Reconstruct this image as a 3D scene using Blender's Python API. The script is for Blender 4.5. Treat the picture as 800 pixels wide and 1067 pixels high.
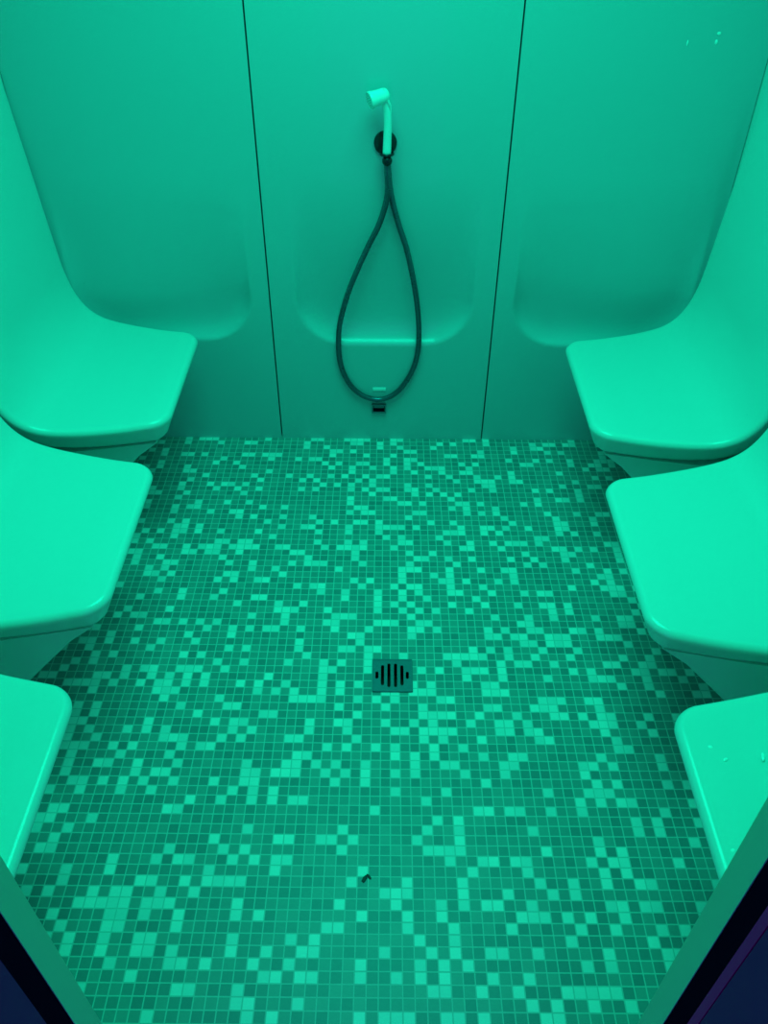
import bpy, bmesh, math, random
from mathutils import Vector, Matrix

for o in list(bpy.data.objects):
    bpy.data.objects.remove(o)
SC = bpy.context.scene
COL = SC.collection
R = math.radians

# ------------------------------------------------------------------ camera
F_PX = 865.0
cam_d = bpy.data.cameras.new('camera')
cam = bpy.data.objects.new('camera', cam_d)
COL.objects.link(cam)
cam_d.sensor_fit = 'VERTICAL'
cam_d.sensor_height = 24.0
cam_d.lens = 24.0 * F_PX / 1067.0
cam_d.clip_start = 0.01
PITCH = math.atan(743.5 / 865.0)
rot = Matrix.Rotation(math.pi / 2 - PITCH, 4, 'X') @ Matrix.Rotation(R(0.45), 4, 'Z')
cam.matrix_world = Matrix.Translation((0, 0, 1.665)) @ rot
SC.camera = cam

# ------------------------------------------------------------------ world: dim violet-blue light outside the cabin
w = bpy.data.worlds.new('world')
SC.world = w
w.use_nodes = True
w.node_tree.nodes['Background'].inputs[0].default_value = (0.10, 0.14, 0.95, 1)
w.node_tree.nodes['Background'].inputs[1].default_value = 0.52

# ------------------------------------------------------------------ cabin light: green LED field in the ceiling
def area(name, loc, size_x, size_y, power, col, spread=180):
    l = bpy.data.lights.new(name, 'AREA')
    l.shape = 'RECTANGLE'
    l.size, l.size_y = size_x, size_y
    l.energy = power
    l.color = col
    l.spread = R(spread)
    o = bpy.data.objects.new(name, l)
    o.location = loc
    COL.objects.link(o)
    return o
GREEN = (0.004, 1.0, 0.57)
area('ceiling_led_field', (0.0, 1.50, 2.27), 1.0, 0.95, 24.3, GREEN, 150)

SC.view_settings.view_transform = 'Standard'
SC.view_settings.look = 'None'
SC.view_settings.exposure = 0.0
SC.view_settings.gamma = 1.0
SC.view_settings.use_curve_mapping = False

# ------------------------------------------------------------------ helpers
def mat(name, col, rough=0.5, metal=0.0, coat=0.0, spec=0.5, bump=None):
    m = bpy.data.materials.new(name)
    m.use_nodes = True
    nt = m.node_tree
    b = nt.nodes['Principled BSDF']
    b.inputs['Base Color'].default_value = (*col, 1)
    b.inputs['Roughness'].default_value = rough
    b.inputs['Metallic'].default_value = metal
    b.inputs['Coat Weight'].default_value = coat
    b.inputs['Coat Roughness'].default_value = 0.08
    b.inputs['Specular IOR Level'].default_value = spec
    geo = nt.nodes.new('ShaderNodeNewGeometry')
    nz = nt.nodes.new('ShaderNodeTexNoise')
    nz.inputs['Scale'].default_value = bump[0] if bump else 30
    nt.links.new(geo.outputs['Position'], nz.inputs['Vector'])
    if bump:
        bp = nt.nodes.new('ShaderNodeBump')
        bp.inputs['Strength'].default_value = bump[1]
        bp.inputs['Distance'].default_value = bump[2]
        nt.links.new(nz.outputs['Fac'], bp.inputs['Height'])
        nt.links.new(bp.outputs['Normal'], b.inputs['Normal'])
    # faint procedural variation of the gloss
    mr = nt.nodes.new('ShaderNodeMapRange')
    mr.inputs['To Min'].default_value = max(0.02, rough - 0.04)
    mr.inputs['To Max'].default_value = min(1.0, rough + 0.04)
    nt.links.new(nz.outputs['Fac'], mr.inputs['Value'])
    nt.links.new(mr.outputs['Result'], b.inputs['Roughness'])
    return m

def link_mesh(name, verts, faces, material, parent=None, smooth=True, normals=None):
    me = bpy.data.meshes.new(name)
    me.from_pydata([tuple(v) for v in verts], [], faces)
    me.update()
    if smooth:
        me.polygons.foreach_set('use_smooth', [True] * len(me.polygons))
    if normals:
        me.normals_split_custom_set_from_vertices(normals)
    me.materials.append(material)
    o = bpy.data.objects.new(name, me)
    COL.objects.link(o)
    if parent:
        o.parent = parent
    return o

def link_bm(name, bm, material, parent=None, smooth=False, auto=None):
    bmesh.ops.recalc_face_normals(bm, faces=bm.faces[:])
    me = bpy.data.meshes.new(name)
    bm.to_mesh(me)
    bm.free()
    me.polygons.foreach_set('use_smooth', [smooth] * len(me.polygons))
    if auto is not None:
        me.set_sharp_from_angle(angle=R(auto))
    me.materials.append(material)
    o = bpy.data.objects.new(name, me)
    COL.objects.link(o)
    if parent:
        o.parent = parent
    return o

def add_box(bm, lo, hi, bevel=0.0, seg=2):
    c = [(a + b) / 2 for a, b in zip(lo, hi)]
    s = [abs(b - a) for a, b in zip(lo, hi)]
    r = bmesh.ops.create_cube(bm, size=1.0, matrix=Matrix.Translation(c) @ Matrix.Diagonal((*s, 1)))
    if bevel:
        es = set()
        for v in r['verts']:
            es.update(v.link_edges)
        bmesh.ops.bevel(bm, geom=list(es), offset=bevel, segments=seg, profile=0.5, affect='EDGES')

def box(name, lo, hi, m, parent=None, bevel=0.0):
    bm = bmesh.new()
    add_box(bm, lo, hi, bevel)
    return link_bm(name, bm, m, parent, smooth=bevel > 0, auto=40 if bevel > 0 else None)

def struct(o):
    o['kind'] = 'structure'
    return o

def empty(name, loc=(0, 0, 0), rz=0.0):
    o = bpy.data.objects.new(name, None)
    o.location = loc
    o.rotation_euler = (0, 0, rz)
    COL.objects.link(o)
    return o

def tag(o, label, cat, group=None):
    o['label'] = label
    o['category'] = cat
    if group:
        o['group'] = group
    return o

def tube(pts, rad, seg=16, cap=True):
    """sweep a circle along pts; rad: number or list"""
    n = len(pts)
    rads = rad if isinstance(rad, (list, tuple)) else [rad] * n
    verts, faces = [], []
    up = Vector((0, 1, 0))
    for i in range(n):
        t = (pts[min(i + 1, n - 1)] - pts[max(i - 1, 0)]).normalized()
        a = up - t * up.dot(t)
        if a.length < 1e-4:
            a = Vector((1, 0, 0)) - t * t.x
        a.normalize()
        b = t.cross(a)
        up = a
        for k in range(seg):
            th = 2 * math.pi * k / seg
            verts.append(pts[i] + (a * math.cos(th) + b * math.sin(th)) * rads[i])
    for i in range(n - 1):
        for k in range(seg):
            k2 = (k + 1) % seg
            faces.append((i * seg + k, i * seg + k2, (i + 1) * seg + k2, (i + 1) * seg + k))
    if cap:
        faces.append(tuple(range(seg - 1, -1, -1)))
        faces.append(tuple((n - 1) * seg + k for k in range(seg)))
    return verts, faces

def catmull(P, per=12):
    P = [Vector(p) for p in P]
    out = []
    for i in range(len(P) - 1):
        p0 = P[i - 1] if i else P[0] * 2 - P[1]
        p1, p2 = P[i], P[i + 1]
        p3 = P[i + 2] if i + 2 < len(P) else P[-1] * 2 - P[-2]
        for k in range(per):
            t = k / per
            out.append(0.5 * ((2 * p1) + (p2 - p0) * t + (2 * p0 - 5 * p1 + 4 * p2 - p3) * t * t
                              + (3 * p1 - p0 - 3 * p2 + p3) * t ** 3))
    out.append(P[-1])
    return out

def resample(P, step):
    L = [0.0]
    for a, b in zip(P, P[1:]):
        L.append(L[-1] + (b - a).length)
    n = max(2, int(round(L[-1] / step)))
    out, j = [], 0
    for k in range(n + 1):
        s = L[-1] * k / n
        while j < len(P) - 2 and L[j + 1] < s:
            j += 1
        f = (s - L[j]) / max(1e-9, L[j + 1] - L[j])
        out.append(P[j].lerp(P[j + 1], min(1, max(0, f))))
    return out

def smooth01(x):
    x = min(1.0, max(0.0, x))
    return x * x * (3 - 2 * x)

# ------------------------------------------------------------------ materials
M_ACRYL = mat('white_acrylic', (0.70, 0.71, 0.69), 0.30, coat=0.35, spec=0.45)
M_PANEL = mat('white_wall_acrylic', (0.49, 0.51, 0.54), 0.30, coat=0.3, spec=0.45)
M_CEIL = mat('white_ceiling', (0.40, 0.40, 0.40), 0.5)
M_SEAM = mat('dark_sealant', (0.02, 0.02, 0.025), 0.7)
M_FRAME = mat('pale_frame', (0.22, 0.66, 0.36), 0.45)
M_GASKET = mat('black_rubber', (0.008, 0.003, 0.012), 0.8, spec=0.0)
M_OUT = mat('outer_cladding', (0.14, 0.014, 0.11), 0.6, spec=0.08)
M_OUT2 = mat('outer_violet_strip', (0.60, 0.012, 0.16), 0.6, spec=0.08)
M_HOSE = mat('hose_grey', (0.10, 0.12, 0.16), 0.28, metal=0.6)
M_DARKMETAL = mat('dark_chrome', (0.02, 0.015, 0.025), 0.22, metal=0.3)
M_HANDSET = mat('white_plastic', (0.86, 0.86, 0.86), 0.25, coat=0.4)
M_HANDSET_FACE = mat('grey_plastic', (0.35, 0.36, 0.38), 0.4)
M_GRATE = mat('steel_grate', (0.15, 0.16, 0.20), 0.38, metal=0.5)
M_PIT = mat('dark_drain_pit', (0.006, 0.006, 0.008), 0.6)
M_STICK = mat('pale_label', (0.9, 0.9, 0.9), 0.4)
M_GREY = mat('grey_fitting_rim', (0.16, 0.15, 0.19), 0.4)

def tile_material():
    P = 0.0225
    m = bpy.data.materials.new('glass_mosaic_tiles')
    m.use_nodes = True
    nt = m.node_tree
    N, L = nt.nodes, nt.links
    b = N['Principled BSDF']
    geo = N.new('ShaderNodeNewGeometry')
    sep = N.new('ShaderNodeSeparateXYZ')
    L.new(geo.outputs['Position'], sep.inputs[0])
    def math_(op, a, bb=None, c=None):
        n = N.new('ShaderNodeMath')
        n.operation = op
        for i, v in enumerate((a, bb, c)):
            if v is None:
                continue
            if isinstance(v, (int, float)):
                n.inputs[i].default_value = v
            else:
                L.new(v, n.inputs[i])
        return n.outputs[0]
    ux = math_('DIVIDE', math_('ADD', sep.outputs['X'], 5.0 * P * 20 + 0.0036), P)
    uy = math_('DIVIDE', math_('ADD', sep.outputs['Y'], 5.0 * P * 20 - 0.010), P)
    fx, fy = math_('FLOOR', ux), math_('FLOOR', uy)
    rx, ry = math_('FRACT', ux), math_('FRACT', uy)
    comb = N.new('ShaderNodeCombineXYZ')
    L.new(fx, comb.inputs[0]); L.new(fy, comb.inputs[1])
    wn = N.new('ShaderNodeTexWhiteNoise')
    wn.noise_dimensions = '2D'
    L.new(comb.outputs[0], wn.inputs['Vector'])
    sepc = N.new('ShaderNodeSeparateColor')
    L.new(wn.outputs['Color'], sepc.inputs[0])
    light = math_('GREATER_THAN', wn.outputs['Value'], 0.765)
    # dark-tile tone: blend of per-tile tone
    ramp = N.new('ShaderNodeValToRGB')
    ramp.color_ramp.elements[0].color = (0.20, 0.215, 0.225, 1)
    ramp.color_ramp.elements[1].color = (0.31, 0.31, 0.30, 1)
    L.new(sepc.outputs[1], ramp.inputs[0])
    ramp2 = N.new('ShaderNodeValToRGB')
    ramp2.color_ramp.elements[0].color = (0.64, 0.65, 0.63, 1)
    ramp2.color_ramp.elements[1].color = (0.80, 0.80, 0.76, 1)
    L.new(sepc.outputs[2], ramp2.inputs[0])
    mix = N.new('ShaderNodeMix'); mix.data_type = 'RGBA'
    L.new(light, mix.inputs[0]); L.new(ramp.outputs[0], mix.inputs[6]); L.new(ramp2.outputs[0], mix.inputs[7])
    # grout: distance to the nearest joint
    dx = math_('MINIMUM', rx, math_('SUBTRACT', 1.0, rx))
    dy = math_('MINIMUM', ry, math_('SUBTRACT', 1.0, ry))
    d = math_('MINIMUM', dx, dy)
    g = math_('LESS_THAN', d, 0.055)
    mixg = N.new('ShaderNodeMix'); mixg.data_type = 'RGBA'
    L.new(g, mixg.inputs[0]); L.new(mix.outputs[2], mixg.inputs[6])
    mixg.inputs[7].default_value = (0.52, 0.53, 0.50, 1)
    L.new(mixg.outputs[2], b.inputs['Base Color'])
    rr = math_('ADD', math_('MULTIPLY', g, 0.35), 0.38)
    L.new(rr, b.inputs['Roughness'])
    b.inputs['Specular IOR Level'].default_value = 0.3
    bp = N.new('ShaderNodeBump')
    bp.inputs['Strength'].default_value = 0.25
    bp.inputs['Distance'].default_value = 0.0006
    L.new(math_('SUBTRACT', 1.0, g), bp.inputs['Height'])
    L.new(bp.outputs['Normal'], b.inputs['Normal'])
    return m
M_TILE = tile_material()

# ------------------------------------------------------------------ setting
XL, XR, YB, YF, ZC = -0.985, 0.955, 2.323, 0.335, 2.30
DC = Vector((0.024, 1.308, 0))      # drain centre
hs = 0.044
# floor slab with a square hole for the drain
vx = [XL - .05, DC.x - hs, DC.x + hs, XR + .05]
vy = [YF - .06, DC.y - hs, DC.y + hs, YB + .07]
fv, ff = [], []
for z in (0.0, -0.06):
    for y in vy:
        for x in vx:
            fv.append((x, y, z))
for j in range(3):
    for i in range(3):
        if i == 1 and j == 1:
            continue
        a = j * 4 + i
        ff.append((a, a + 1, a + 5, a + 4))
        ff.append((16 + a, 16 + a + 4, 16 + a + 5, 16 + a + 1))
for a, b in ((5, 6), (6, 10), (10, 9), (9, 5)):
    ff.append((b, a, a + 16, b + 16))
for ring in ([0, 1, 2, 3, 7, 11, 15, 14, 13, 12, 8, 4],):
    for k in range(len(ring)):
        a, b = ring[k], ring[(k + 1) % len(ring)]
        ff.append((a, a + 16, b + 16, b))
struct(link_mesh('floor', fv, ff, M_TILE, smooth=False))
struct(box('ceiling', (XL - .05, YF - .03, ZC), (XR + .05, YB + .07, ZC + .05), M_CEIL))
struct(box('wall_left', (XL - .05, YF, 0), (XL, YB + .07, ZC), M_ACRYL))
struct(box('wall_right', (XR, YF, 0), (XR + .05, YB + .07, ZC), M_ACRYL))

# back wall: dark backing with three moulded panels, each with a shallow recessed back rest
wb = empty('wall_back', (0, YB, 0))
struct(wb)
def back_panel(x0, x1, cx, ZB):
    G = 0.0022
    x0, x1 = x0 + G, x1 - G
    nx = int((x1 - x0) / 0.006)
    zs = []
    z = 0.0
    while z < 1.35:
        zs.append(z); z += 0.006
    while z < ZC - .03:
        zs.append(z); z += 0.05
    zs.append(ZC)
    HW, R0 = 0.268, 0.15
    def depth(x, z):
        # signed distance inside a U shape (open at the top)
        qx = abs(x - cx) - (HW - R0)
        qz = (ZB + R0) - z
        if qx > 0 and qz > 0:
            d = R0 - math.hypot(qx, qz)
        else:
            d = R0 - max(qx, qz if qz > 0 else qz)
            if qz <= 0:
                d = HW - abs(x - cx)
        if d <= 0:
            return 0.0
        D = 0.040 * (1 - smooth01((z - 0.38) / 0.50))
        e = 1 - math.exp(-d / 0.030)
        return D * e
    verts, faces = [], []
    xs = [x0 + (x1 - x0) * i / nx for i in range(nx + 1)]
    for z in zs:
        for x in xs:
            verts.append((x, depth(x, z), z))
    W = nx + 1
    for j in range(len(zs) - 1):
        for i in range(nx):
            a = j * W + i
            faces.append((a, a + 1, a + W + 1, a + W))
    # returns at both sides so the panel has thickness
    base = len(verts)
    for z in zs:
        verts.append((x0, 0.045, z)); verts.append((x1, 0.045, z))
    c0 = len(verts)
    for z in zs:
        verts.append((x0, 0, z)); verts.append((x1, 0, z))
    for j in range(len(zs) - 1):
        a = base + 2 * j
        c = c0 + 2 * j
        faces.append((a, c, c + 2, a + 2))
        faces.append((c + 1, a + 1, a + 3, c + 3))
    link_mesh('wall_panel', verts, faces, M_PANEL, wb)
back_panel(XL, -0.3505, -0.675, 0.376)
back_panel(-0.3505, 0.331, -0.003, 0.363)
back_panel(0.331, XR, 0.655, 0.364)
box('panel_backing', (XL, 0.045, 0), (XR, 0.066, ZC), M_SEAM, wb)

# front wall with the doorway
JL, JR, DH = -0.316, 0.290, 2.02
bm = bmesh.new()
add_box(bm, (XL - .05, 0.305, 0), (JL, YF, ZC))
add_box(bm, (JR, 0.305, 0), (XR + .05, YF, ZC))
add_box(bm, (JL, 0.305, DH), (JR, YF, ZC))
struct(link_bm('wall_front', bm, M_FRAME))
d1 = empty('door_1', ((JL + JR) / 2, 0.28, 0))
struct(d1)
cx = (JL + JR) / 2
def dbox(name, lo, hi, m, bevel=0.0):
    return box(name, (lo[0] - cx, lo[1] - 0.28, lo[2]), (hi[0] - cx, hi[1] - 0.28, hi[2]), m, d1, bevel)
dbox('gasket', (JL - .02, 0.279, 0), (JL - .001, 0.305, DH), M_GASKET)
dbox('gasket', (JR + .001, 0.281, 0), (JR + .02, 0.305, DH), M_GASKET)
dbox('gasket', (JL - .02, 0.279, DH), (JR + .02, 0.305, DH + .02), M_GASKET)
dbox('outer_jamb', (JL - .10, 0.10, 0), (JL - .0, 0.279, DH + .1), M_OUT)
dbox('edge_strip', (JR, 0.2715, 0), (JR + .10, 0.281, DH + .1), M_OUT2)
dbox('outer_jamb', (JR + .0, 0.10, 0), (JR + .10, 0.270, DH + .1), M_OUT)
dbox('outer_lintel', (JL, 0.10, DH), (JR, 0.279, DH + .1), M_OUT)
dbox('threshold', (JL, 0.24, -.06), (JR, 0.305, 0.012), M_FRAME, 0.003)

# ------------------------------------------------------------------ moulded seats
PROFILE = [(0.0005, 1.16), (0.006, 1.06), (0.014, 0.96), (0.022, 0.86), (0.029, 0.76), (0.035, 0.67), (0.042, 0.60),
           (0.056, 0.543), (0.082, 0.498), (0.120, 0.470), (0.170, 0.457), (0.24, 0.450), (0.32, 0.4475), (0.385, 0.4485), (0.435, 0.450)]

def build_seat():
    root = empty('moulded_seat')
    prof = resample([Vector((p[0], 0, p[2])) for p in catmull([(x, 0, z) for x, z in PROFILE], 16)], 0.0035)
    # arc positions
    A = [0.0]
    for a, b in zip(prof, prof[1:]):
        A.append(A[-1] + (b - a).length)
    LT = A[-1]
    def frame(a):
        if a >= LT:
            t = (prof[-1] - prof[-4]).normalized()
            p = prof[-1] + t * (a - LT)
        else:
            j = 0
            lo, hi = 0, len(A) - 1
            while hi - lo > 1:
                mid = (lo + hi) // 2
                if A[mid] <= a: lo = mid
                else: hi = mid
            f = (a - A[lo]) / (A[hi] - A[lo])
            p = prof[lo].lerp(prof[hi], f)
            i0, i1 = max(0, lo - 1), min(len(prof) - 1, hi + 1)
            t = (prof[i1] - prof[i0]).normalized()
        n = Vector((-t.z, 0, t.x))       # rotate tangent: points up / into the room
        return p, t, n
    RC = 0.050                           # plan corner radius
    RE = 0.015                           # edge roll radius
    def width(a):
        p, t, n = frame(a)
        x = p.x
        if x < 0.05:
            wv = 0.319
        else:
            wv = 0.319 + (0.236 - 0.319) * ((x - 0.05) / 0.385)
            # slightly bowed side
            wv += 0.003 * math.sin(math.pi * (x - 0.05) / 0.385)
        return wv
    def outline_w(a):
        """outline half width incl. rounded corner"""
        wv = width(a)
        q = a - (LT - RC)
        if q > 0:
            q = min(q, RC)
            wv -= RC - math.sqrt(max(0, RC * RC - q * q))
        return wv
    rows = [LT * 0 + s for s in []]
    a = 0.0
    while a < LT - RC:
        rows.append(a); a += 0.010
    for k in range(13):
        rows.append(LT - RC + RC * math.sin(k / 12 * math.pi / 2))
    # outline points: right side (b negative) then front then left
    NV = 28
    def normal2d(a, side):
        q = a - (LT - RC)
        if q > 0:
            s = min(1, q / RC)
            return Vector((s, side * math.sqrt(max(0, 1 - s * s)))).normalized()
        w0, w1 = width(max(0, a - .004)), width(min(LT, a + .004))
        return Vector((-(w1 - w0) / .008, side)).normalized()
    def thick(a):
        p, t, n = frame(a)
        lim = 0.078
        if n.x > 0.05:
            lim = min(lim, (p.x - 0.0003) / n.x)
        return max(0.0004, lim)
    verts = []
    def P3(a, b, h):
        p, t, n = frame(a)
        # gentle hollow of the back rest and seat
        wv = 0.30
        dish = 0.0
        q = 1 - min(1, abs(b) / wv) ** 2
        up = smooth01((p.z - 0.47) / 0.15) * (1 - smooth01((p.z - 0.80) / 0.3))
        dish = -0.010 * q * up * 1.0 if h > -0.03 else 0
        sd = (1 - up) * smooth01((p.x - .05) / .1) * (1 - smooth01((p.x - 0.30) / .1))
        dish += -0.004 * q * sd if h > -0.03 else 0
        v = p + n * (h + dish) + Vector((0, b, 0))
        if v.x < 0.0003: v.x = 0.0003
        return v
    grid = []
    faces = []
    nr = len(rows)
    for i, a in enumerate(rows):
        r = []
        rr = min(RE, thick(a) * 0.6)
        n2 = normal2d(a, 1)
        ai = a - n2.x * rr * (1 if a > LT - RC else 0)
        W = outline_w(a) - rr * n2.y
        if i == nr - 1:
            W = outline_w(LT)
        for j in range(NV + 1):
            u = -1 + 2 * j / NV
            r.append(len(verts))
            # rows inside the corner zone bend: keep straight rows
            verts.append(P3(ai, u * W, 0))
        grid.append(r)
    rowpart = []
    for i in range(nr - 1):
        for j in range(NV):
            faces.append((grid[i][j], grid[i + 1][j], grid[i + 1][j + 1], grid[i][j + 1]))
            rowpart.append(rows[i])
    # boundary chain
    chain = []
    for i in range(nr):
        chain.append((grid[i][0], rows[i], -outline_w(rows[i]), normal2d(rows[i], -1)))
    for j in range(1, NV):
        u = -1 + 2 * j / NV
        chain.append((grid[nr - 1][j], LT, u * outline_w(LT), Vector((1, 0))))
    for i in range(nr - 1, -1, -1):
        chain.append((grid[i][NV], rows[i], outline_w(rows[i]), normal2d(rows[i], 1)))
    prev = [c[0] for c in chain]
    NA = 7
    spec = [('arc', k / NA * math.pi / 2) for k in range(1, NA + 1)] + [('side', s) for s in (0.25, 0.5, 0.75, 1.0)] + [('under', s) for s in (0.15, 0.5, 1.0)]
    for kind, s in spec:
        cur = []
        for (vi, a, b, n2) in chain:
            T = thick(a)
            rr = min(RE, T * 0.6)
            r2 = min(0.016, T * 0.3)
            if kind == 'arc':
                off = -rr * (1 - math.sin(s)); h = -rr * (1 - math.cos(s))
            elif kind == 'side':
                h = -rr - (T - rr - r2) * s
                off = -0.022 * s
            else:
                h = -T + r2 * (1 - min(1, s * 2)) * 0.5
                off = -0.022 - 0.050 * s * min(1, T / .078)
                h = -T + (r2 * 0.45 if s < .3 else 0)
            cur.append(len(verts))
            verts.append(P3(a + n2.x * off, b + n2.y * off, h))
        for k in range(len(chain) - 1):
            faces.append((prev[k], prev[k + 1], cur[k + 1], cur[k]))
            rowpart.append(min(chain[k][1], chain[k + 1][1]))
        prev = cur
    # vertex normals on the full surface, shared by both parts so the joint stays invisible
    me = bpy.data.meshes.new('tmp')
    me.from_pydata([tuple(v) for v in verts], [], faces)
    me.update()
    bmx = bmesh.new(); bmx.from_mesh(me)
    bmesh.ops.recalc_face_normals(bmx, faces=bmx.faces[:])
    bmx.normal_update()
    bmx.verts.ensure_lookup_table(); bmx.faces.ensure_lookup_table()
    faces = [tuple(v.index for v in f.verts) for f in bmx.faces]
    nrm = [v.normal.copy() for v in bmx.verts]
    bmx.free(); bpy.data.meshes.remove(me)
    # orientation
    mid = grid[nr // 2][NV // 2]
    fl = grid[nr - 6][NV // 2]
    if nrm[fl].z < 0:
        faces = [tuple(reversed(f)) for f in faces]
        nrm = [-n for n in nrm]
    # split where the back starts to rise
    a_split = 0
    for a in rows:
        if frame(a)[0].z > 0.52:
            a_split = a
    def part(name, sel):
        idx, vs, ns, fs = {}, [], [], []
        for f, ra in zip(faces, rowpart):
            if (ra < a_split) != sel:
                continue
            nf = []
            for v in f:
                if v not in idx:
                    idx[v] = len(vs); vs.append(verts[v]); ns.append(nrm[v])
                nf.append(idx[v])
            fs.append(tuple(nf))
        return link_mesh(name, vs, fs, M_ACRYL, root, True, ns)
    part('backrest', True)
    part('seat', False)
    # sloping base under the seat, narrowing down towards the wall
    secs = []
    for (x, zt, zb) in ((0.0, 0.40, 0.0), (0.02, 0.40, 0.0), (0.07, 0.39, 0.052), (0.15, 0.368, 0.135), (0.25, 0.366, 0.236), (0.33, 0.366, 0.318), (0.385, 0.366, 0.362)):
        wv = 0.319 if x < .05 else 0.319 + (0.236 - 0.319) * ((x - 0.05) / 0.385)
        wv -= 0.034
        secs.append((x, zt, zb, wv))
    vs, fs = [], []
    for (x, zt, zb, wv) in secs:
        r = min(0.03, (zt - zb) * 0.4)
        ring = [(-wv, zt)]
        for k in range(5):
            t = k / 4 * math.pi / 2
            ring.append((-wv + r * (1 - math.cos(t)) + 0.004, zb + r * (1 - math.sin(t))))
        for k in range(4, -1, -1):
            t = k / 4 * math.pi / 2
            ring.append((wv - r * (1 - math.cos(t)) - 0.004, zb + r * (1 - math.sin(t))))
        ring.append((wv, zt))
        for b, z in ring:
            vs.append((x + 0.0005, b, z))
    nn = 12
    for i in range(len(secs) - 1):
        for k in range(nn):
            k2 = (k + 1) % nn
            fs.append((i * nn + k, i * nn + k2, (i + 1) * nn + k2, (i + 1) * nn + k))
    fs.append(tuple(range(nn - 1, -1, -1)))
    fs.append(tuple((len(secs) - 1) * nn + k for k in range(nn)))
    bm = bmesh.new()
    bv = [bm.verts.new(v) for v in vs]
    for f in fs:
        bm.faces.new([bv[i] for i in f])
    link_bm('base', bm, M_ACRYL, root, smooth=True, auto=50)
    return root

def copy_tree(o, parent=None):
    c = o.copy()
    COL.objects.link(c)
    c.parent = parent
    for ch in list(o.children):
        copy_tree(ch, c)
    return c

seat0 = build_seat()
SEATS = [
    (XL, 1.998, 0, 'glossy moulded seat on the left side, farthest one, beside the back wall'),
    (XL, 1.352, 0, 'glossy moulded seat on the left side, middle one of three'),
    (XL, 0.690, 0, 'glossy moulded seat on the left side, nearest one, by the door frame'),
    (XR, 1.965, math.pi, 'glossy moulded seat on the right side, farthest one, beside the back wall'),
    (XR, 1.305, math.pi, 'glossy moulded seat on the right side, middle one of three'),
    (XR, 0.655, math.pi, 'glossy moulded seat on the right side, nearest one, by the door frame'),
]
protos = [seat0] + [copy_tree(seat0) for _ in range(5)]
DEPTH = (0.985, 1.0, 1.0, 0.98, 1.008, 1.027)      # fitted depths differ by a few millimetres
for s, (x, y, rz, lab), dp in zip(protos, SEATS, DEPTH):
    s.scale = (dp, 1, 1)
    s.location = (x, y, 0)
    s.rotation_euler = (0, 0, rz)
    tag(s, lab, 'seat', 'moulded seats along the side walls')

# ------------------------------------------------------------------ floor drain
dr = empty('floor_drain', (DC.x, DC.y, 0))
tag(dr, 'small square metal drain cover with dark slots set in the mosaic floor', 'drain')
def rounded_slot(x, half, r, n=8):
    pts = []
    for k in range(n + 1):
        t = math.pi * k / n
        pts.append((x + r * math.cos(t), half + r * math.sin(t)))
    for k in range(n + 1):
        t = math.pi + math.pi * k / n
        pts.append((x + r * math.cos(t), -half + r * math.sin(t)))
    return pts
cu = bpy.data.curves.new('tmpc', 'CURVE')
cu.dimensions = '2D'
cu.fill_mode = 'BOTH'
cu.extrude = 0.0012
cu.bevel_depth = 0.0006
def spl(pts):
    s = cu.splines.new('POLY')
    s.points.add(len(pts) - 1)
    for p, q in zip(s.points, pts):
        p.co = (q[0], q[1], 0, 1)
    s.use_cyclic_u = True
S, rr = 0.050, 0.004
out = []
for cxs, cys, t0 in ((1, 1, 0), (-1, 1, 90), (-1, -1, 180), (1, -1, 270)):
    for k in range(5):
        t = R(t0 + 90 * k / 4)
        out.append((cxs * (S - rr) + rr * math.cos(t), cys * (S - rr) + rr * math.sin(t)))
spl(out)
for x, hl in ((-0.0245, 0.0275), (-0.0085, 0.0330), (0.0080, 0.0330), (0.0240, 0.0275)):
    spl(rounded_slot(x, hl, 0.0043))
spl(rounded_slot(-0.0385, 0.0075, 0.0042))
spl(rounded_slot(0.0375, 0.0075, 0.0042))
co = bpy.data.objects.new('tmpc', cu)
COL.objects.link(co)
dg = bpy.context.evaluated_depsgraph_get()
gm = bpy.data.meshes.new_from_object(co.evaluated_get(dg))
bpy.data.objects.remove(co)
gm.materials.clear(); gm.materials.append(M_GRATE)
gr = bpy.data.objects.new('grate', gm)
gr.parent = dr
gr.location = (0, 0, 0.0019)
COL.objects.link(gr)
bm = bmesh.new()      # raised rim round the cover
o4 = [(-S, -S), (S, -S), (S, S), (-S, S)]
for sx0, sy0, sx1, sy1 in ((-S, -S, S, -S + .003), (-S, S - .003, S, S), (-S, -S + .003, -S + .003, S - .003), (S - .003, -S + .003, S, S - .003)):
    add_box(bm, (sx0, sy0, 0.0002), (sx1, sy1, 0.0046))
link_bm('rim', bm, M_GREY, dr)
bm = bmesh.new()      # open box below the grate
h2 = hs - 0.0006
vb = [bm.verts.new(p) for p in ((-h2, -h2, -.003), (h2, -h2, -.003), (h2, h2, -.003), (-h2, h2, -.003), (-h2, -h2, -.05), (h2, -h2, -.05), (h2, h2, -.05), (-h2, h2, -.05))]
for f in ((0, 1, 5, 4), (1, 2, 6, 5), (2, 3, 7, 6), (3, 0, 4, 7), (4, 5, 6, 7)):
    bm.faces.new([vb[i] for i in f])
link_bm('pit', bm, M_PIT, dr)

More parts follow.
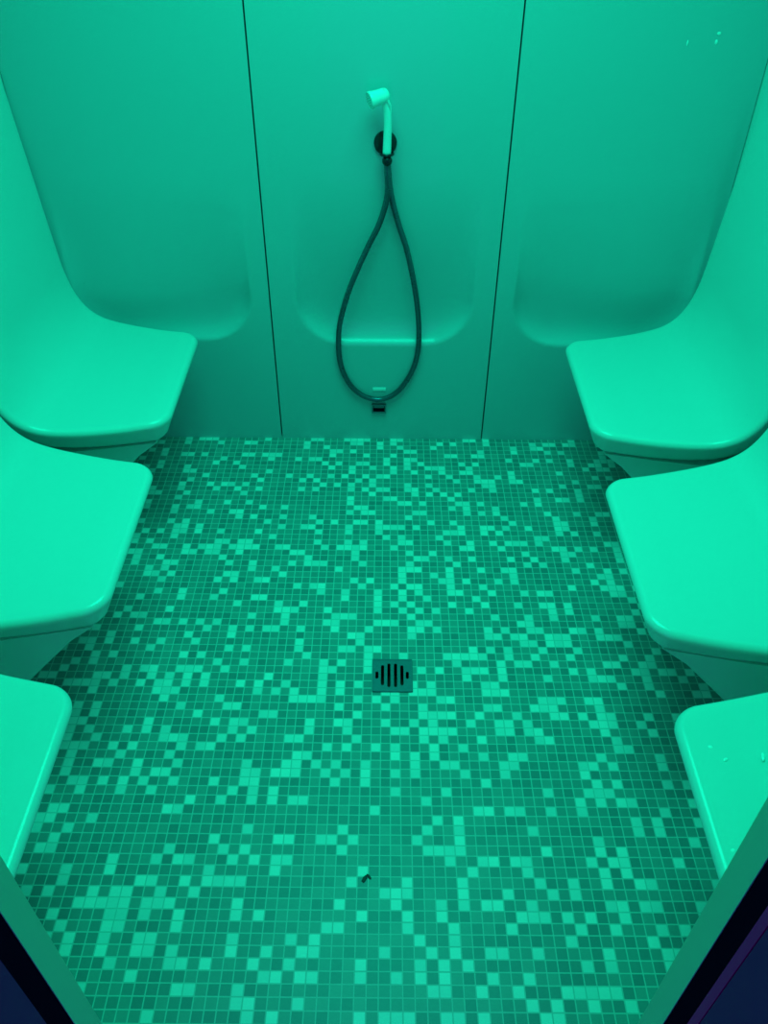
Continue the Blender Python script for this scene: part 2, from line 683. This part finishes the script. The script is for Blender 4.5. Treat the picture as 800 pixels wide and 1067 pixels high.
# ------------------------------------------------------------------ hand shower and its holder
def lathe(profile, axis_o, axis_d, seg=28):
    """profile: list of (r, t) along axis"""
    d = Vector(axis_d).normalized()
    a = d.orthogonal().normalized()
    b = d.cross(a)
    vs, fs = [], []
    for r, t in profile:
        for k in range(seg):
            th = 2 * math.pi * k / seg
            vs.append(Vector(axis_o) + d * t + (a * math.cos(th) + b * math.sin(th)) * max(r, 1e-5))
    for i in range(len(profile) - 1):
        for k in range(seg):
            k2 = (k + 1) % seg
            fs.append((i * seg + k, i * seg + k2, (i + 1) * seg + k2, (i + 1) * seg + k))
    return vs, fs
def mesh_clean(name, vs, fs, m, parent, auto=45):
    bm = bmesh.new()
    bv = [bm.verts.new(v) for v in vs]
    for f in fs:
        try: bm.faces.new([bv[i] for i in f])
        except ValueError: pass
    bmesh.ops.remove_doubles(bm, verts=bm.verts[:], dist=2e-5)
    return link_bm(name, bm, m, parent, smooth=True, auto=auto)

hx = 0.000
hd = empty('shower_holder', (hx, YB, 0.965))
tag(hd, 'round dark wall bracket carrying the hand shower on the middle back panel', 'shower holder')
vs, fs = lathe([(0, 0.0), (0.030, 0.0), (0.031, 0.002), (0.0305, 0.008), (0.027, 0.012), (0.013, 0.014), (0.0, 0.014)], (-.004, -.0003, 0.004), (0, -1, 0), 40)
mesh_clean('flange', vs, fs, M_DARKMETAL, hd)
vs, fs = lathe([(0, 0.012), (0.010, 0.012), (0.010, 0.026), (0.0, 0.028)], (0, 0, 0.0), (0, -1, 0), 24)
mesh_clean('arm', vs, fs, M_DARKMETAL, hd)
# open cradle ring that grips the handle
pts = []
for k in range(25):
    t = R(125 + 290 * k / 24)
    pts.append(Vector((0.0165 * math.cos(t), -0.042 - 0.0165 * math.sin(t) * -1, -0.012)))
vs, fs = tube(pts, 0.0035, 10)
mesh_clean('cradle', vs, fs, M_DARKMETAL, hd)

hs_ = empty('hand_shower', (hx, YB - 0.042, 0.93))
tag(hs_, 'pale hand shower hanging on the back wall with its dark flexible hose looped below', 'hand shower')
oz = 0.93
def HP(x, y, z):   # absolute -> local
    return Vector((x - hx, y - (YB - 0.042), z - oz))
yh = YB - 0.042
path = catmull([HP(0.000, yh, 0.950), HP(0.001, yh, 0.985), HP(0.002, yh - .002, 1.025), HP(0.000, yh - .004, 1.060), HP(-0.008, yh - .006, 1.088), HP(-0.018, yh - .008, 1.104)], 8)
n = len(path)
rad = [0.0115 - 0.001 * math.sin(i / n * math.pi) + 0.002 * smooth01((i / n - .75) / .25) for i in range(n)]
rad[0] = 0.0095
vs, fs = tube(path, rad, 20)
mesh_clean('handle', vs, fs, M_HANDSET, hs_, 50)
hv = Vector((-0.90, -0.40, -0.20)).normalized()
ho = HP(-0.006, yh - .006, 1.097) 
vs, fs = lathe([(0, -0.010), (0.010, -0.0095), (0.0155, -0.005), (0.0180, 0.002), (0.0185, 0.020), (0.0200, 0.034), (0.0215, 0.040), (0.0212, 0.043), (0.019, 0.0445), (0.019, 0.0435), (0, 0.0435)], ho, hv, 32)
mesh_clean('spray_head', vs, fs, M_HANDSET, hs_, 40)
head = bpy.data.objects['spray_head']
bm = bmesh.new()
a_ = hv.orthogonal().normalized(); b_ = hv.cross(a_)
for ring, cnt in ((0.0, 1), (0.006, 6), (0.012, 12), (0.0165, 16)):
    for k in range(cnt):
        th = 2 * math.pi * k / cnt
        c = ho + hv * 0.0440 + (a_ * math.cos(th) + b_ * math.sin(th)) * ring
        bmesh.ops.create_icosphere(bm, subdivisions=1, radius=0.0011, matrix=Matrix.Translation(c))
fp = link_bm('nozzle_field', bm, M_HANDSET_FACE, head, smooth=True)
# trigger ridge behind the neck
vs, fs = tube([HP(0.009, yh - .004, 1.052), HP(0.007, yh - .012, 1.075), HP(-0.004, yh - .018, 1.098), HP(-0.010, yh - .016, 1.116)], [0.003, 0.004, 0.004, 0.002], 10)
mesh_clean('lever', vs, fs, M_HANDSET, hs_)
# ball joint
vs, fs = lathe([(0, -0.0135)] + [(0.0135 * math.sin(t * math.pi / 12), -0.0135 * math.cos(t * math.pi / 12)) for t in range(1, 12)] + [(0, 0.0135)], HP(0.001, yh - .004, 0.936), (0, 0, 1), 28)
mesh_clean('ball_joint', vs, fs, M_DARKMETAL, hs_)
yw = YB - 0.012
HOSE = [(0.001, yh, 0.925), (0.002, yh, 0.90), (0.004, yh + .004, 0.862), (-0.001, yh + .012, 0.820), (-0.020, yh + .020, 0.756), (-0.050, yw, 0.690), (-0.078, yw, 0.628), (-0.106, yw, 0.560), (-0.128, yw, 0.491),
        (-0.142, yw, 0.43), (-0.146, yw, 0.377), (-0.145, yw, 0.320), (-0.134, yw, 0.268), (-0.112, yw, 0.221), (-0.085, yw, 0.190), (-0.054, yw, 0.172), (-0.019, yw, 0.166), (0.016, yw, 0.177), (0.047, yw, 0.204),
        (0.074, yw, 0.248), (0.092, yw, 0.293), (0.102, yw, 0.342), (0.104, yw, 0.395), (0.100, yw, 0.465), (0.090, yw, 0.539), (0.075, yw, 0.615), (0.057, yw, 0.687), (0.037, yw, 0.745),
        (0.022, yw, 0.795), (0.012, yw, 0.837), (0.006, yw - .002, 0.88), (0.002, yw - .003, 0.928)]
hp = resample(catmull([HP(*p) for p in HOSE], 10), 0.0022)
rad = [0.0088 if i % 2 else 0.0078 for i in range(len(hp))]
vs, fs = tube(hp, rad, 14)
mesh_clean('hose', vs, fs, M_HOSE, hs_, 80)

# small fitting and label low on the middle panel
ft = empty('wall_socket', (-0.0195, YB, 0.127))
tag(ft, 'small dark rectangular fitting low on the back wall under the hose loop', 'wall fitting')
bm = bmesh.new()
for lo, hi in (((-.0235, -.010, -.0165), (.0235, -.0003, -.0125)), ((-.0235, -.010, .0125), (.0235, -.0003, .0165)), ((-.0235, -.010, -.0125), (-.0195, -.0003, .0125)), ((.0195, -.010, -.0125), (.0235, -.0003, .0125))):
    add_box(bm, lo, hi)
link_bm('rim', bm, M_GREY, ft)
box('socket_face', (-.0195, -.006, -.0125), (.0195, -.0003, .0125), M_GASKET, ft)
box('cover_flap', (-.017, -.0085, .003), (.017, -.006, .0115), M_GREY, ft, 0.001)
st = box('wall_label', (-.0215, -.0025, -.0065), (.0215, -.0003, .0065), M_STICK, None, 0.0008)
st.location = (-0.0185, YB, 0.199)
tag(st, 'tiny pale rectangular label on the back wall just inside the hose loop', 'label')

# small dark fleck lying on the mosaic
rnd = random.Random(4)
bm = bmesh.new()
for k in range(5):
    c = Vector((-0.030 + rnd.uniform(-.006, .006), 0.795 + rnd.uniform(-.004, .004), 0.0016))
    bmesh.ops.create_icosphere(bm, subdivisions=2, radius=1, matrix=Matrix.Translation(c) @ Matrix.Rotation(rnd.uniform(0, 3), 4, 'Z') @ Matrix.Diagonal((0.007, 0.0028, 0.0015, 1)))
fk = link_bm('dirt_fleck', bm, mat('dirt', (0.05, 0.05, 0.05), 0.8), None, smooth=True)
tag(fk, 'tiny dark fleck of dirt lying on the mosaic in front of the drain', 'dirt')

# glints on the acrylic, painted in as small opaque white domes
M_GLINT = mat('glint_white', (0.97, 0.98, 0.97), 0.06, coat=1.0)
def glint(loc, nrm, sx, sy, label, group, rz=0.0):
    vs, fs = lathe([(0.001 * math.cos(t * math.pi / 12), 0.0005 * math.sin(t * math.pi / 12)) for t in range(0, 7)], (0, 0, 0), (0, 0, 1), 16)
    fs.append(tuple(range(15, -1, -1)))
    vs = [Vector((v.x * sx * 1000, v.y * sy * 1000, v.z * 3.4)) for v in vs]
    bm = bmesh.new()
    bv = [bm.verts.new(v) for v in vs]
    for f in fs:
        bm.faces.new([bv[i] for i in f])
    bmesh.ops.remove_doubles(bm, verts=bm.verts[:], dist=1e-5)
    o = link_bm('painted_glint', bm, M_GLINT, None, smooth=True)
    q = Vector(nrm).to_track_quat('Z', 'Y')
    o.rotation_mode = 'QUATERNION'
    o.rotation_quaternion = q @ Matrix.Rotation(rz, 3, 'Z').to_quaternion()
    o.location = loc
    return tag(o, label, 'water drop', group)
GLINTS_SEAT = [(0.5564, 0.811, 0.0045, 0.0035, 0), (0.5751, 0.7871, 0.005, 0.003, 0.6), (0.6398, 0.7931, 0.009, 0.003, 1.3), (0.5365, 0.6279, 0.006, 0.004, 0.5)]
GLINTS_WALL = [(0.8137, 1.2118, 0.0035, 0.006), (0.8157, 1.2307, 0.005, 0.004), (0.743, 1.2092, 0.002, 0.007)]
SEAT_LABELS = ('round painted glint on the nearest right seat, closest to its inner far corner',
               'painted glint near the middle of the nearest right seat, between two others',
               'long smeared painted glint on the nearest right seat, at the picture edge',
               'painted glint on the nearest right seat beside the door frame')
WALL_LABELS = ('painted glint high on the right back panel, lower one of the bright pair',
               'painted glint high on the right back panel, upper one of the bright pair',
               'thin vertical painted glint high on the right back panel, left of the bright pair')
for (x, y, a, b, rz), lab in zip(GLINTS_SEAT, SEAT_LABELS):
    glint((x, y, 0.4478), (0, 0, 1), a, b, lab, 'painted glints on the nearest right seat', rz)
for (x, z, a, b), lab in zip(GLINTS_WALL, WALL_LABELS):
    glint((x, YB - 0.0002, z), (0, -1, 0), a, b, lab, 'painted glints on the right back panel')
